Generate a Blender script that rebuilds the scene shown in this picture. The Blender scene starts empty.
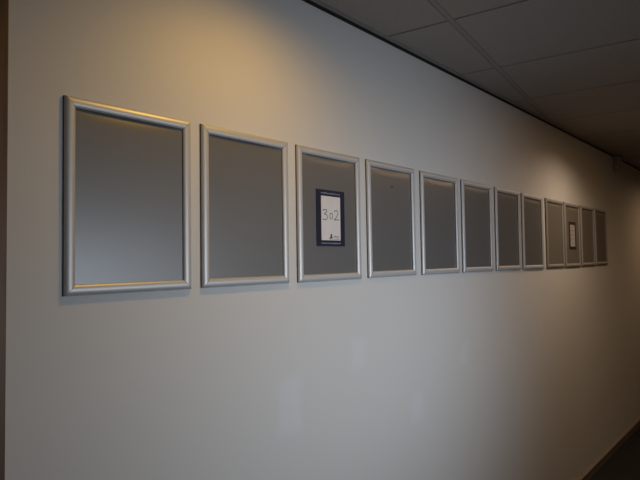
import bpy, bmesh, math, random
from mathutils import Matrix, Vector
random.seed(7)
C = bpy.context.scene.collection
Z0 = 0.07                      # floor is z = 0
CEIL = 2.427 + Z0

# ------------------------------------------------------------ materials
def mat(name, base, rough=.6, metal=0., coat=0., coat_rough=.1, spec=.5, bump=None, vary=None, emit=None):
    m = bpy.data.materials.new(name); m.use_nodes = True
    nt = m.node_tree; b = nt.nodes['Principled BSDF']
    b.inputs['Base Color'].default_value = (*base, 1)
    b.inputs['Roughness'].default_value = rough
    b.inputs['Metallic'].default_value = metal
    b.inputs['Coat Weight'].default_value = coat
    b.inputs['Coat Roughness'].default_value = coat_rough
    b.inputs['Specular IOR Level'].default_value = spec
    tc = nt.nodes.new('ShaderNodeTexCoord')
    if emit:
        b.inputs['Emission Color'].default_value = (*emit[0], 1)
        b.inputs['Emission Strength'].default_value = emit[1]
    if vary:
        n = nt.nodes.new('ShaderNodeTexNoise'); n.inputs['Scale'].default_value = vary[0]
        n.inputs['Detail'].default_value = 6
        mp = nt.nodes.new('ShaderNodeMapping'); mp.inputs['Scale'].default_value = vary[2]
        r = nt.nodes.new('ShaderNodeValToRGB')
        k = vary[1]
        r.color_ramp.elements[0].position = .3; r.color_ramp.elements[1].position = .7
        r.color_ramp.elements[0].color = (*[c*(1-k) for c in base], 1)
        r.color_ramp.elements[1].color = (*[min(1, c*(1+k)) for c in base], 1)
        nt.links.new(tc.outputs['Object'], mp.inputs[0]); nt.links.new(mp.outputs[0], n.inputs[0])
        nt.links.new(n.outputs['Fac'], r.inputs[0]); nt.links.new(r.outputs[0], b.inputs['Base Color'])
    if bump:
        n = nt.nodes.new('ShaderNodeTexNoise'); n.inputs['Scale'].default_value = bump[0]
        bp = nt.nodes.new('ShaderNodeBump'); bp.inputs['Strength'].default_value = bump[1]
        bp.inputs['Distance'].default_value = bump[2]
        nt.links.new(tc.outputs['Object'], n.inputs[0]); nt.links.new(n.outputs['Fac'], bp.inputs['Height'])
        nt.links.new(bp.outputs[0], b.inputs['Normal'])
    return m

def wall_material():
    """painted glass-fibre wallpaper: fine diagonal weave, a few paler bluish rectangles"""
    m = bpy.data.materials.new('painted_woven_wallcovering'); m.use_nodes = True
    nt = m.node_tree; N = nt.nodes; L = nt.links; b = N['Principled BSDF']
    b.inputs['Roughness'].default_value = .55
    b.inputs['Specular IOR Level'].default_value = .35
    tc = N.new('ShaderNodeTexCoord'); sp = N.new('ShaderNodeSeparateXYZ'); L.new(tc.outputs['Object'], sp.inputs[0])
    def M(op, a, c=None, clamp=False):
        n = N.new('ShaderNodeMath'); n.operation = op; n.use_clamp = clamp
        for i, v in enumerate((a, c)):
            if v is None: continue
            if isinstance(v, (int, float)): n.inputs[i].default_value = v
            else: L.new(v, n.inputs[i])
        return n.outputs[0]
    X, Z = sp.outputs['X'], sp.outputs['Z']
    # weave
    def wave(a, c, k):
        return M('SINE', M('MULTIPLY', M('ADD', M('MULTIPLY', X, a), M('MULTIPLY', Z, c)), k))
    w = M('ADD', wave(1, 1, 1400), wave(1, -1, 1400))
    w = M('ADD', w, M('MULTIPLY', wave(1, -.45, 620), .2))
    n = N.new('ShaderNodeTexNoise'); n.inputs['Scale'].default_value = 260; n.inputs['Detail'].default_value = 4
    L.new(tc.outputs['Object'], n.inputs[0])
    hgt = M('ADD', w, M('MULTIPLY', n.outputs['Fac'], 3.0))
    bp = N.new('ShaderNodeBump'); bp.inputs['Strength'].default_value = .3; bp.inputs['Distance'].default_value = .0002
    L.new(hgt, bp.inputs['Height']); L.new(bp.outputs[0], b.inputs['Normal'])
    # paler bluish rectangles (x0, x1, z0, z1, strength)
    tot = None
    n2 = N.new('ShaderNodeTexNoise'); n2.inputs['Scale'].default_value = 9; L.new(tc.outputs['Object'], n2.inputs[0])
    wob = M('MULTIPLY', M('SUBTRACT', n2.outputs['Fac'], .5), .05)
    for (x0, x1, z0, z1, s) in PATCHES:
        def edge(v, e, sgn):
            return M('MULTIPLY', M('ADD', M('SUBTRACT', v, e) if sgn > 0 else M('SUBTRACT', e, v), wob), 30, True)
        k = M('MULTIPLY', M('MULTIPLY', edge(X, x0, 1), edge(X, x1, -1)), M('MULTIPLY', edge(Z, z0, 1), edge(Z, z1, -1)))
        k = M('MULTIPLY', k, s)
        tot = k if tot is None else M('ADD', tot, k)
    # soft cloudiness of the paint
    n3 = N.new('ShaderNodeTexNoise'); n3.inputs['Scale'].default_value = 1.7; L.new(tc.outputs['Object'], n3.inputs[0])
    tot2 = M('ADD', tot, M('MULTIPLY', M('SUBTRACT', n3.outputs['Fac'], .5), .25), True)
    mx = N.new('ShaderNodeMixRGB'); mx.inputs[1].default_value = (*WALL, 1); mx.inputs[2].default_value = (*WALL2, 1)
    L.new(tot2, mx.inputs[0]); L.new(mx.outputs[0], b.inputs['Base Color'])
    return m

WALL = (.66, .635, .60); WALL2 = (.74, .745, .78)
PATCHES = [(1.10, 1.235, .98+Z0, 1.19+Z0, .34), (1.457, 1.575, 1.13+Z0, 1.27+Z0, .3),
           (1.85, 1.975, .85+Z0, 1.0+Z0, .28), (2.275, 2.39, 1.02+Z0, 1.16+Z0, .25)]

def panel_material():
    m = mat('satin_grey_sheet', (.19, .185, .18), rough=.4, metal=.35, coat=.65, coat_rough=.24, bump=(420, .12, .0002))
    return m

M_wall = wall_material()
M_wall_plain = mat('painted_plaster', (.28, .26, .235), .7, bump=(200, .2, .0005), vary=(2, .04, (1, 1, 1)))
M_ceil = mat('mineral_fibre_tile', (.40, .355, .32), .9, bump=(350, .5, .0008), vary=(180, .07, (1, 1, 1)))
M_bar = mat('white_grid_bar', (.34, .305, .275), .6, bump=(100, .05, .0003))
M_gap = mat('dark_joint', (.02, .018, .016), .9, vary=(30, .2, (1, 1, 1)))
M_floor = mat('charcoal_carpet', (.030, .028, .027), .95, spec=.1, bump=(600, .8, .002), vary=(300, .35, (1, 1, 1)))
M_base = mat('beige_painted_skirting', (.16, .13, .10), .6, vary=(20, .06, (1, 1, 1)))
M_basetop = mat('skirting_top_bead', (.24, .19, .15), .6, vary=(20, .06, (1, 1, 1)))
M_wood = mat('brown_timber', (.13, .068, .028), .5, vary=(9, .3, (6, 6, .5)), bump=(90, .15, .0004))
M_alu = mat('satin_anodised_aluminium', (.60, .59, .58), rough=.45, metal=.38, bump=(300, .05, .0002))
M_panel = panel_material()
M_alu_shaded = mat('shaded_anodised_aluminium', (.40, .385, .37), rough=.48, metal=.4, bump=(300, .05, .0002))  # rail metal darkened to paint in the dim far end
M_panel_shaded = mat('shaded_brownish_sheet', (.235, .205, .175), rough=.42, metal=.25, coat=.5, coat_rough=.26, bump=(420, .12, .0002))  # same sheet, browned to paint in the dim far end
M_paper_shaded = mat('shaded_white_paper', (.40, .37, .36), .7, vary=(25, .03, (1, 1, 1)))  # white paper greyed to paint in the dim far end
M_slotshade_mitre = mat('black_slot_shade_and_mitre', (.02, .02, .02), .7, vary=(50, .2, (1, 1, 1)))  # gap shade painted black on the inner lips; also the mitre joints
M_edge = mat('dark_rail_side', (.10, .09, .085), .6, metal=.2, vary=(60, .1, (1, 1, 1)))
M_navy = mat('navy_printed_card', (.004, .005, .028), .5, vary=(40, .1, (1, 1, 1)))
M_brown = mat('dark_brown_printed_card', (.035, .022, .018), .5, vary=(40, .1, (1, 1, 1)))
M_paper = mat('white_paper', (.72, .68, .66), .7, vary=(25, .03, (1, 1, 1)))
M_ink = mat('black_pen_ink', (.015, .014, .016), .6, vary=(90, .2, (1, 1, 1)))
M_print = mat('pale_print', (.42, .45, .6), .6, vary=(200, .1, (1, 1, 1)))
M_grey = mat('grey_print', (.07, .065, .065), .6, vary=(200, .1, (1, 1, 1)))
M_box = mat('grey_plastic', (.42, .37, .32), .45, vary=(30, .05, (1, 1, 1)))
M_lampring = mat('white_lamp_ring', (.6, .58, .55), .4, vary=(30, .05, (1, 1, 1)))
M_lampglow = mat('warm_lamp_lens', (.8, .7, .5), .3, emit=((1, .62, .3), 4), vary=(30, .02, (1, 1, 1)))

# ------------------------------------------------------------ mesh helpers
def box(bm, x0, x1, y0, y1, z0, z1):
    v = [bm.verts.new((x, y, z)) for x in (x0, x1) for y in (y0, y1) for z in (z0, z1)]
    for f in ((0,1,3,2), (4,6,7,5), (0,4,5,1), (2,3,7,6), (0,2,6,4), (1,5,7,3)):
        bm.faces.new([v[i] for i in f])
def obj(name, bm, m, parent=None, smooth=False, bevel=0, mats=None):
    bmesh.ops.recalc_face_normals(bm, faces=bm.faces)
    me = bpy.data.meshes.new(name); bm.to_mesh(me); bm.free()
    for mm in ([m] if mats is None else mats): me.materials.append(mm)
    if smooth:
        for p in me.polygons: p.use_smooth = True
    o = bpy.data.objects.new(name, me); C.objects.link(o)
    if parent: o.parent = parent
    if bevel:
        bv = o.modifiers.new('edge', 'BEVEL'); bv.width = bevel; bv.segments = 2; bv.limit_method = 'ANGLE'
    return o
def bx(name, a, m, parent=None, bevel=0):
    bm = bmesh.new(); box(bm, *a); return obj(name, bm, m, parent, bevel=bevel)
def struct(o): o['kind'] = 'structure'; return o
def tag(o, label, cat, group=None):
    o['label'] = label; o['category'] = cat
    if group: o['group'] = group
    return o
def empty(name, loc): 
    o = bpy.data.objects.new(name, None); o.empty_display_size = .1; o.location = loc; C.objects.link(o); return o

# ------------------------------------------------------------ the room
XL, XR, YB = -1.6, 9.0, -2.3          # corridor extents
WX = 0.357                            # left end of the painted wall
def grid_wall(name, x0, x1, y0, y1, z0, z1, m): return struct(bx(name, (x0, x1, y0, y1, z0, z1), m))
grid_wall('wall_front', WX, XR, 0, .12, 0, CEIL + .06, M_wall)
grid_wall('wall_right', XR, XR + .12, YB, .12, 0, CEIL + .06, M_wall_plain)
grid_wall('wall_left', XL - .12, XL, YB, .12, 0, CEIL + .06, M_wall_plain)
struct(bx('floor', (XL - .12, XR + .12, YB - .12, .12, -.1, 0), M_floor))
# opposite wall with a window opening that lets the cool daylight in
WIN = (.78, 2.45, .88, 2.02)
bm = bmesh.new()
box(bm, XL - .12, WIN[0], YB - .12, YB, 0, CEIL + .06); box(bm, WIN[1], XR + .12, YB - .12, YB, 0, CEIL + .06)
box(bm, WIN[0], WIN[1], YB - .12, YB, 0, WIN[2]); box(bm, WIN[0], WIN[1], YB - .12, YB, WIN[3], CEIL + .06)
struct(obj('wall_back', bm, M_wall_plain))
wf = bmesh.new()
for a in ((WIN[0], WIN[0]+.05, WIN[2], WIN[3]), (WIN[1]-.05, WIN[1], WIN[2], WIN[3]), (WIN[0]+.05, WIN[1]-.05, WIN[2], WIN[2]+.05), (WIN[0]+.05, WIN[1]-.05, WIN[3]-.05, WIN[3])):
    box(wf, a[0], a[1], YB - .09, YB - .03, a[2], a[3])
struct(obj('window_1', wf, M_wood))

# wall at left: timber door casing, door and lintel panel
W1 = WX
tr = struct(bx('trim_1', (W1 - .09, W1 - .001, -.016, .1, 0, CEIL + .059), M_wood, bevel=.002))
struct(bx('door_1', (W1 - .96, W1 - .092, .012, .055, .004, 2.1), M_wood, bevel=.002))
bm = bmesh.new(); box(bm, W1 - .90, W1 - .845, -.004, .0119, 1.0, 1.16)
h = obj('door_handle', bm, M_alu, bpy.data.objects['door_1'], bevel=.003)
bm = bmesh.new(); box(bm, W1 - .885, W1 - .865, -.05, -.004, 1.09, 1.11); box(bm, W1 - .885, W1 - .76, -.062, -.044, 1.09, 1.11)
obj('lever', bm, M_alu, h, bevel=.003)
struct(bx('trim_2', (W1 - 1.05, W1 - .962, -.016, .1, 0, CEIL + .059), M_wood, bevel=.002))
struct(bx('trim_3', (W1 - .96, W1 - .092, .012, .055, 2.104, CEIL + .059), M_wood, bevel=.002))
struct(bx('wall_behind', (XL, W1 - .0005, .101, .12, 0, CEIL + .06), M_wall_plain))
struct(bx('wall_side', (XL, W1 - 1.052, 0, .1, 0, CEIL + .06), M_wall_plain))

# skirting
sk = struct(bx('baseboard_front', (WX, XR, -.014, -.0005, 0, .052), M_base))
bm = bmesh.new(); box(bm, WX, XR, -.017, -.0005, .052, .060)
obj('top_bead', bm, M_basetop, sk)

# ceiling: tiles seen from below between narrow grid bars, turned 9 degrees to the wall
ANG, ANG2 = math.radians(8.1), math.radians(10.3)
ca, sa, cb, sb = math.cos(ANG), math.sin(ANG), math.cos(ANG2), math.sin(ANG2)
O = Vector((1.749 + .003, -.272 - .008))      # a grid crossing
def g2w(u, v): return Vector((O.x + u*ca - v*sb, O.y + u*sa + v*cb))
def clip_poly(poly, lo, hi, ax):
    for lim, s in ((lo, 1), (hi, -1)):
        out = []
        for i in range(len(poly)):
            a, b = poly[i-1], poly[i]
            da, db = s*(a[ax]-lim), s*(b[ax]-lim)
            if da >= 0: 
                if db >= 0: out.append(b)
                else: t = da/(da-db); out.append(a.lerp(b, t))
            elif db >= 0:
                t = da/(da-db); out.append(a.lerp(b, t)); out.append(b)
        poly = out
        if len(poly) < 3: return []
    return poly
RX0, RX1, RY0, RY1 = XL, XR, YB, -.029
def plate(bm, u0, u1, v0, v1, z0, z1):
    p = [g2w(u0, v0), g2w(u1, v0), g2w(u1, v1), g2w(u0, v1)]
    p = clip_poly(p, RX0, RX1, 0)
    if p: p = clip_poly(p, RY0, RY1, 1)
    if len(p) < 3: return
    lo = [bm.verts.new((q.x, q.y, z0)) for q in p]; hi = [bm.verts.new((q.x, q.y, z1)) for q in p]
    try:
        bm.faces.new(lo); bm.faces.new(hi)
        for i in range(len(p)): bm.faces.new([lo[i-1], lo[i], hi[i], hi[i-1]])
    except ValueError: pass
T = .6; W = .012
bm = bmesh.new()
box(bm, XL - .12, XR + .12, YB - .12, .12, CEIL + .061, CEIL + .1)
ce = struct(obj('ceiling', bm, M_gap))
tiles = bmesh.new(); bars = bmesh.new(); cross = bmesh.new()
for i in range(-8, 16):
    for j in range(-6, 6):
        plate(tiles, i*T + .005, (i+1)*T - .005, j*T + W, (j+1)*T - W, CEIL, CEIL + .015)
for j in range(-6, 6):
    plate(bars, -8*T, 16*T, j*T - W + .0022, j*T + W - .0022, CEIL + .0006, CEIL + .02)
ti = obj('ceiling_tiles', tiles, M_ceil, ce)
obj('grid_bars', bars, M_bar, ce)
# wall angle round the edge, black strip painting the shadow gap between it and the wall
bm = bmesh.new(); box(bm, WX, XR, -.025, -.010, CEIL - .001, CEIL + .02)
an = obj('trim_4', bm, M_bar); struct(an)
bm = bmesh.new(); box(bm, WX, XR, -.0098, -.0002, CEIL + .002, CEIL + .02); box(bm, WX, XR, -.0030, -.0002, CEIL - .009, CEIL + .002)
struct(obj('shadow_gap_strip', bm, M_gap))

# ------------------------------------------------------------ snap frames
FW, FH, RW, DEP = .330, .452, .026, .011
# profile across the rail: (distance in from the outer edge, height off the wall), with material index
PROF = [(0, 0), (0, .0040), (.0003, .0046), (.0005, .0048)] + [(.0126 - .0122*math.cos(t*math.pi/14), .0048 + .0072*math.sin(t*math.pi/14)) for t in range(1, 14)] + [
        (.0250, .0054), (.0250, .0015), (.024, .0015), (.024, 0)]
def rail(name, side, parent):
    """one mitred rounded rail; side = 0 bottom, 1 right, 2 top, 3 left"""
    bm = bmesh.new(); P = []
    g = .0005
    for (d, h) in PROF:
        if side in (0, 2):
            z = d if side == 0 else FH - d
            a, b = (d + g, -h, z), (FW - d - g, -h, z)
        else:
            x = d if side == 3 else FW - d
            a, b = (x, -h, d + g), (x, -h, FH - d - g)
        P.append((bm.verts.new(a), bm.verts.new(b)))
    n = len(P)
    for i in range(n):
        p, q = P[i-1], P[i]
        f = bm.faces.new([p[0], q[0], q[1], p[1]])
        f.material_index = 1 if i in (1, 2) else (2 if i > 17 else 0)
        f.smooth = i in range(4, 18)
    o = obj(name, bm, None, parent, mats=[M_alu, M_edge, M_slotshade_mitre])
    # black mitre faces, kept apart from the rounded face so it shades cleanly
    bm = bmesh.new(); bm.from_mesh(o.data); bm.verts.ensure_lookup_table()
    co_ = [v.co.copy() for v in bm.verts]
    for e in (0, 1):
        f = bm.faces.new([bm.verts.new(co_[2*i + e]) for i in range(n)]); f.material_index = 2
    bm.to_mesh(o.data); bm.free()
    return o
def backing(parent):
    """flexible sheet: flat, but its top edge is curled back, shaped to catch a warm lamp glow"""
    bm = bmesh.new()
    x0, x1, z0, z1 = .024, FW - .024, .024, FH - .024
    nx, nz = 16, 128; vs = {}
    for i in range(nx + 1):
        for j in range(nz + 1):
            u = i / nx; s = (j / nz) ** .7 if False else j / nz
            z = z0 + (z1 - z0) * s
            t = max(0, (z - (z1 - .032)) / .032)
            bow = .0030 * t * t * (max(0, math.sin(math.pi * u)) ** .5)
            vs[i, j] = bm.verts.new((x0 + (x1 - x0) * u, -.0035 - .0 + bow, z))
    for i in range(nx):
        for j in range(nz):
            bm.faces.new([vs[i, j], vs[i+1, j], vs[i+1, j+1], vs[i, j+1]])
    o = obj('backing_sheet', bm, M_panel, parent, smooth=True)
    return o

FR = [(.4629, 1.9206, .0006), (.8294, 1.9216, 0), (1.1989, 1.9209, .0021), (1.5722, 1.9226, .0043), (1.953, 1.9229, 0),
      (2.3229, 1.9232, -.0023), (2.6976, 1.9231, -.006), (3.0609, 1.9204, -.0042), (3.4478, 1.921, -.0035),
      (3.8006, 1.9194, -.005), (4.1603, 1.921, -.004), (4.5139, 1.9221, -.0017)]
LAB = ['empty silver snap frame at the left end of the row, nearest the dark door casing',
       'empty silver snap frame, second from the left end, just left of the 302 card frame',
       'silver snap frame holding the navy bordered card numbered 302',
       'silver snap frame just right of the 302 card frame, small dark smudge near its top',
       'empty silver snap frame, second to the right of the 302 card frame',
       'empty silver snap frame, third to the right of the 302 card frame',
       'empty silver snap frame, fourth to the right of the 302 card frame',
       'empty silver snap frame, fifth to the right of the 302 card frame',
       'empty narrow-looking silver snap frame just left of the far frame with a brown bordered card',
       'far silver snap frame holding the brown bordered card',
       'empty silver snap frame just right of the brown bordered card, second from the far end',
       'empty silver snap frame at the far right end of the row']
GRP = 'silver snap frames hung in a row on the wall'
proto = empty('snap_frame', (0, 0, 0))
rail('bottom_rail', 0, proto); rail('top_rail', 2, proto); rail('side_rail', 3, proto); rail('side_rail', 1, proto); backing(proto)
kids = list(proto.children)
frames = []
for i, (x, zt, a) in enumerate(FR):
    if i == 0: o = proto
    else:
        o = proto.copy(); C.objects.link(o)
        for k in kids:
            c = k.copy(); C.objects.link(c); c.parent = o
            if i >= 8:                                   # dimness of the far end put into darker, browner materials
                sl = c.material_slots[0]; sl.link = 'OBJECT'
                sl.material = M_panel_shaded if c.name.startswith('backing') else M_alu_shaded
    o.rotation_euler = (0, -a, 0)
    # x, zt give the top left corner; origin is the bottom left corner
    o.location = (x + (.0085 if i == 0 else .0055) + FH * math.sin(a), -.0006, zt + Z0 - FH * math.cos(a))
    tag(o, LAB[i], 'picture frame', GRP); frames.append(o)
# smudge on the fourth sheet
bm = bmesh.new()
bmesh.ops.create_circle(bm, cap_ends=True, radius=1, segments=20)
for v in bm.verts: v.co = Vector((.168 + v.co.x*.009, -.0037, .360 + v.co.y*.005 + v.co.x*.002))
o = obj('smudge', bm, mat('faint_grey_smudge', (.06, .06, .06), .6, vary=(300, .3, (1, 1, 1))), frames[3]); o['label'] = 'small dark smudge'

# ------------------------------------------------------------ cards
def ribbon(bm, pts, w, y):
    """flat pen stroke in the XZ plane"""
    n = len(pts); L_ = []; R_ = []
    for i, p in enumerate(pts):
        a = Vector(pts[max(i-1, 0)]); b = Vector(pts[min(i+1, n-1)]); d = (b - a)
        d = d.normalized() if d.length > 1e-9 else Vector((1, 0))
        nrm = Vector((-d.y, d.x)) * w / 2; p = Vector(p)
        L_.append(bm.verts.new((p.x + nrm.x, y, p.y + nrm.y))); R_.append(bm.verts.new((p.x - nrm.x, y, p.y - nrm.y)))
    for i in range(n - 1): bm.faces.new([L_[i], L_[i+1], R_[i+1], R_[i]])
def smooth_pts(p, k=8):
    out = []
    for i in range(len(p) - 1):
        p0 = p[max(i-1, 0)]; p1 = p[i]; p2 = p[i+1]; p3 = p[min(i+2, len(p)-1)]
        for s in range(k):
            t = s / k
            out.append(tuple(.5*((2*p1[d]) + (-p0[d]+p2[d])*t + (2*p0[d]-5*p1[d]+4*p2[d]-p3[d])*t*t + (-p0[d]+3*p1[d]-3*p2[d]+p3[d])*t**3) for d in (0, 1)))
    out.append(p[-1]); return out
THREE = [(.05, .86), (.3, 1), (.72, .95), (.62, .72), (.3, .56), (.66, .5), (.86, .26), (.62, .03), (.2, .0), (.0, .1)]
ZERO = [(.5, .82), (.22, .74), (.1, .4), (.22, .08), (.5, 0), (.78, .16), (.86, .5), (.72, .78), (.46, .83)]
TWO = [(.05, .82), (.25, .98), (.6, 1.0), (.78, .78), (.6, .45), (.25, .14), (.05, .02), (.4, .05), (.98, .06)]
def digits(bm, items, y, w):
    for pts, x, z, sx, sz in items:
        ribbon(bm, smooth_pts([(x + a*sx, z + b*sz) for a, b in pts]), w, y)
def text_on(name, s, size, x, z, y, m, parent, align='CENTER'):
    cu = bpy.data.curves.new(name, 'FONT'); cu.body = s; cu.size = size; cu.align_x = align; cu.align_y = 'CENTER'
    cu.extrude = 0; cu.resolution_u = 3
    t = bpy.data.objects.new(name, cu); C.objects.link(t)
    bpy.context.view_layer.update()
    me = bpy.data.meshes.new_from_object(t); bpy.data.objects.remove(t)
    me.materials.append(m)
    o = bpy.data.objects.new(name, me); C.objects.link(o); o.parent = parent
    o.location = (x, y, z); o.rotation_euler = (math.pi/2, 0, 0)
    return o
def tiny_line(bm, x0, x1, z, h, y, seed, gap=.3):
    """a line of print too small to read: small upright strokes of uneven height"""
    r = random.Random(seed); x = x0
    while x < x1:
        w = h * r.uniform(.35, .6); top = h * r.choice((.65, .65, .7, 1.0))
        k = r.random()
        if k < .55:
            box(bm, x, min(x + w*.32, x1), y - .0001, y, z, z + top); box(bm, x, min(x + w, x1), y - .0001, y, z + h*.45, z + h*.65)
        else: box(bm, x, min(x + w, x1), y - .0001, y, z, z + h*.2); box(bm, x, min(x + w*.4, x1), y - .0001, y, z, z + top)
        x += w + h * gap
CW, CH = .148, .195
def card(cx, cz, border_m, border_name):
    r = empty('number_card', (cx, -.0052, cz))
    bm = bmesh.new(); box(bm, -CW/2, CW/2, -.0007, 0, -CH/2, CH/2)
    b = obj('card_border', bm, border_m, r); b['label'] = border_name
    return r
FC = frames[2]; c1 = card(1.3705, 1.6865 + Z0, M_navy, 'navy blue printed border')
tag(c1, 'navy bordered white card with handwritten number 302 in the third frame', 'card')
bm = bmesh.new(); box(bm, -.050, .050, -.0010, -.0007, -.077, .076); obj('paper', bm, M_paper, c1)
bm = bmesh.new()
digits(bm, [(THREE, -.043, -.006, .029, .035), (ZERO, -.008, -.002, .019, .024), (TWO, .015, -.006, .029, .034)], -.0011, .0024)
obj('handwritten_number', bm, M_ink, c1)
# emblem: small figure over a curved base, with two lines of print beside it
bm = bmesh.new()
bmesh.ops.create_circle(bm, cap_ends=True, radius=.0042, segments=14)
for v in bm.verts: v.co = Vector((v.co.x + .0005, -.0011, v.co.y - .0585))
def poly(bm, pts, y=-.0011): bm.faces.new([bm.verts.new((a, y, b)) for a, b in pts])
poly(bm, [(-.0085, -.0705), (-.005, -.0645), (-.001, -.0612), (.0025, -.0615), (.0055, -.066), (.0085, -.0705), (.002, -.0692), (-.002, -.0712)])
ribbon(bm, smooth_pts([(-.013, -.0695), (-.008, -.0725), (0, -.0738), (.008, -.0722)]), .0013, -.0011)
obj('emblem', bm, M_ink, c1)
bm = bmesh.new(); tiny_line(bm, .013, .043, -.0665, .0060, -.0010, 3, .05); tiny_line(bm, .013, .046, -.0745, .0046, -.0010, 4, .08)
obj('small_print', bm, M_grey, c1)
for zz, sd in ((.0865, 1), (-.0865, 2)):
    bm = bmesh.new(); tiny_line(bm, -.031, .033, zz - .003, .006, -.0007, sd, .10)
    obj('web_address_print', bm, M_print, c1)
    text_on('web_address_print', 'www.', .0095, -.039, zz, -.0009, M_print, c1); text_on('web_address_print', '.com', .0095, .041, zz, -.0009, M_print, c1)

c2 = card(3.974, 1.690 + Z0, M_brown, 'dark brown printed border')
tag(c2, 'small brown bordered white card in the far frame, third from the right end', 'card')
bm = bmesh.new(); box(bm, -.050, .050, -.0010, -.0007, -.077, .076); obj('paper', bm, M_paper_shaded, c2)
bm = bmesh.new()
for k, (za, h_, xa, xb) in enumerate(((.056, .009, -.035, .032), (.030, .013, -.038, .036), (.000, .016, -.034, .030), (-.028, .012, -.036, .036), (-.055, .008, -.02, .034))):
    tiny_line(bm, xa, xb, za, h_, -.0010, 20 + k, .35)
obj('small_print', bm, M_grey, c2)

# ------------------------------------------------------------ bracket under the ceiling near the far end
br = empty('ceiling_bracket', (5.19, -.002, CEIL - .006))
bm = bmesh.new(); box(bm, -.055, .085, -.055, 0, -.025, 0); obj('mounting_plate', bm, M_box, br, bevel=.004)
bm = bmesh.new(); box(bm, -.05, .005, -.05, -.004, -.125, -.025); obj('tab', bm, M_box, br, bevel=.006)
bm = bmesh.new(); box(bm, .05, .08, -.04, -.004, -.10, -.025); obj('tab', bm, M_box, br, bevel=.005)
tag(br, 'small dark grey bracket fixed under the ceiling at the far end of the wall', 'bracket')

# ------------------------------------------------------------ light
KD = KA = KB = KC = 1.0
def area(name, loc, rot, size, col, power, spread=180, sy=None):
    l = bpy.data.lights.new(name, 'AREA'); l.energy = power; l.color = col; l.size = size
    if sy: l.shape = 'RECTANGLE'; l.size_y = sy
    l.spread = math.radians(spread)
    o = bpy.data.objects.new(name, l); o.location = loc; o.rotation_euler = rot; C.objects.link(o); return o
def spot(name, loc, target, col, power, angle, blend, rad):
    l = bpy.data.lights.new(name, 'SPOT'); l.energy = power; l.color = col; l.spot_size = math.radians(angle); l.spot_blend = blend
    l.shadow_soft_size = rad
    o = bpy.data.objects.new(name, l); o.location = loc
    o.rotation_euler = (Vector(target) - Vector(loc)).to_track_quat('-Z', 'Y').to_euler(); C.objects.link(o); return o
# daylight coming through the opposite window (deep reveal, so it reaches in as a limited fan)
def rgbp(c): m = max(c); return tuple(v / m for v in c), m
c_, e_ = rgbp((5.4, 6.25, 7.3))
area('daylight', (1.711, YB - .14, 1.32), (math.radians(90), 0, 0), 1.8, c_, e_ * KD, 71.3, .83)
# warm recessed downlights near the wall: position, cone, softness, power
SPOTS = [(.962, -.422, 1.50, 1.0, (15.7, 9.0, 1.6), KA), (3.714, -.585, 1.334, .93, (28.5, 22.5, 17), KB), (6.354, -.904, 1.493, .71, (19.5, 12.5, 7), KC)]
for (x, y, an_, bl, c0, k_) in SPOTS:
    c_, e_ = rgbp(c0)
    spot('downlight', (x, y, CEIL - .012), (x, y, 0), c_, e_ * k_, math.degrees(an_) * 2, bl, .03)
# added warm strip lamp, out of view, for the glow on the sheet tops
LN = (3.42, -1.02, 2.1, .05)
c_, e_ = rgbp((3.5, 2.1, 1.0))
area('added_glow_strip', (LN[0], LN[1], CEIL - .052), (0, 0, 0), LN[2], c_, e_, 180, LN[3])
w = bpy.data.worlds.new('World'); bpy.context.scene.world = w; w.use_nodes = True
w.node_tree.nodes['Background'].inputs[0].default_value = (.50, .68, 1.0, 1)
w.node_tree.nodes['Background'].inputs[1].default_value = .12

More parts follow.
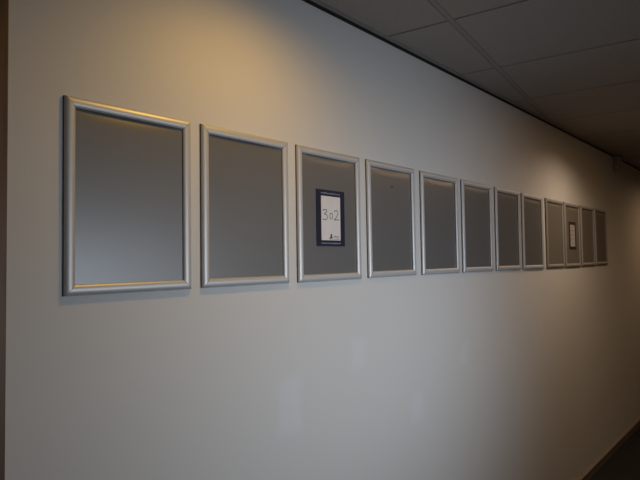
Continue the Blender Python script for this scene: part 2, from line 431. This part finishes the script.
# downlight fittings
for k, (x, y, *_) in enumerate(SPOTS):
    r = empty('downlight_fitting', (x, y, CEIL))
    bm = bmesh.new(); N_ = 32; ri, ro = .034, .046; rings = [(ro, -.0005), (ro, -.004), (ri, -.006), (ri, -.0005)]
    vv = [[bm.verts.new((a*math.cos(2*math.pi*i/N_), a*math.sin(2*math.pi*i/N_), z)) for i in range(N_)] for a, z in rings]
    for q in range(4):
        for i in range(N_): bm.faces.new([vv[q-1][i-1], vv[q-1][i], vv[q][i], vv[q][i-1]])
    obj('ring', bm, M_lampring, r, smooth=True)
    bm = bmesh.new(); bmesh.ops.create_circle(bm, cap_ends=True, radius=ri, segments=N_)
    for v in bm.verts: v.co.z = -.001
    obj('lens', bm, M_lampglow, r)
    tag(r, ['round recessed ceiling downlight above the left end of the frame row', 'round recessed ceiling downlight above the far half of the frame row', 'round recessed ceiling downlight beyond the far end of the frame row'][k], 'lamp')

r = empty('added_strip_lamp', (LN[0], LN[1], CEIL))  # casing for the added, unseen strip lamp
bm = bmesh.new(); box(bm, -LN[2]/2 - .03, LN[2]/2 + .03, -.07, .07, -.035, -.0005); obj('housing', bm, M_lampring, r, bevel=.004)
bm = bmesh.new(); box(bm, -LN[2]/2, LN[2]/2, -LN[3]/2, LN[3]/2, -.048, -.035); obj('diffuser', bm, M_lampglow, r, bevel=.006)
bm = bmesh.new(); box(bm, -LN[2]/2 - .028, -LN[2]/2, -.05, .05, -.05, -.035); obj('end_cap', bm, M_lampring, r); bm = bmesh.new(); box(bm, LN[2]/2, LN[2]/2 + .028, -.05, .05, -.05, -.035); obj('end_cap', bm, M_lampring, r)
tag(r, 'added unseen strip lamp that puts a warm glow on the sheet tops', 'lamp')

# ------------------------------------------------------------ camera
yaw, pitch, roll, f = .8266148, .03868027, -.01456575, 525.01
fwd = Vector((math.sin(yaw)*math.cos(pitch), math.cos(yaw)*math.cos(pitch), math.sin(pitch)))
r0 = Vector((math.cos(yaw), -math.sin(yaw), 0)); u0 = r0.cross(fwd)
c, s = math.cos(roll), math.sin(roll)
r = c*r0 + s*u0; u = -s*r0 + c*u0
cam = bpy.data.cameras.new('camera'); co = bpy.data.objects.new('camera', cam); C.objects.link(co)
M = Matrix(((r.x, u.x, -fwd.x, 0), (r.y, u.y, -fwd.y, 0), (r.z, u.z, -fwd.z, 0), (0, 0, 0, 1)))
co.matrix_world = Matrix.Translation((0, -1.2045 - .010, 1.5406 + Z0)) @ M
cam.sensor_width = 36; cam.lens = 36 * f / 640; cam.clip_start = .02
bpy.context.scene.camera = co
vs = bpy.context.scene.view_settings
vs.view_transform = 'Standard'; vs.look = 'None'; vs.exposure = 0; vs.gamma = 1
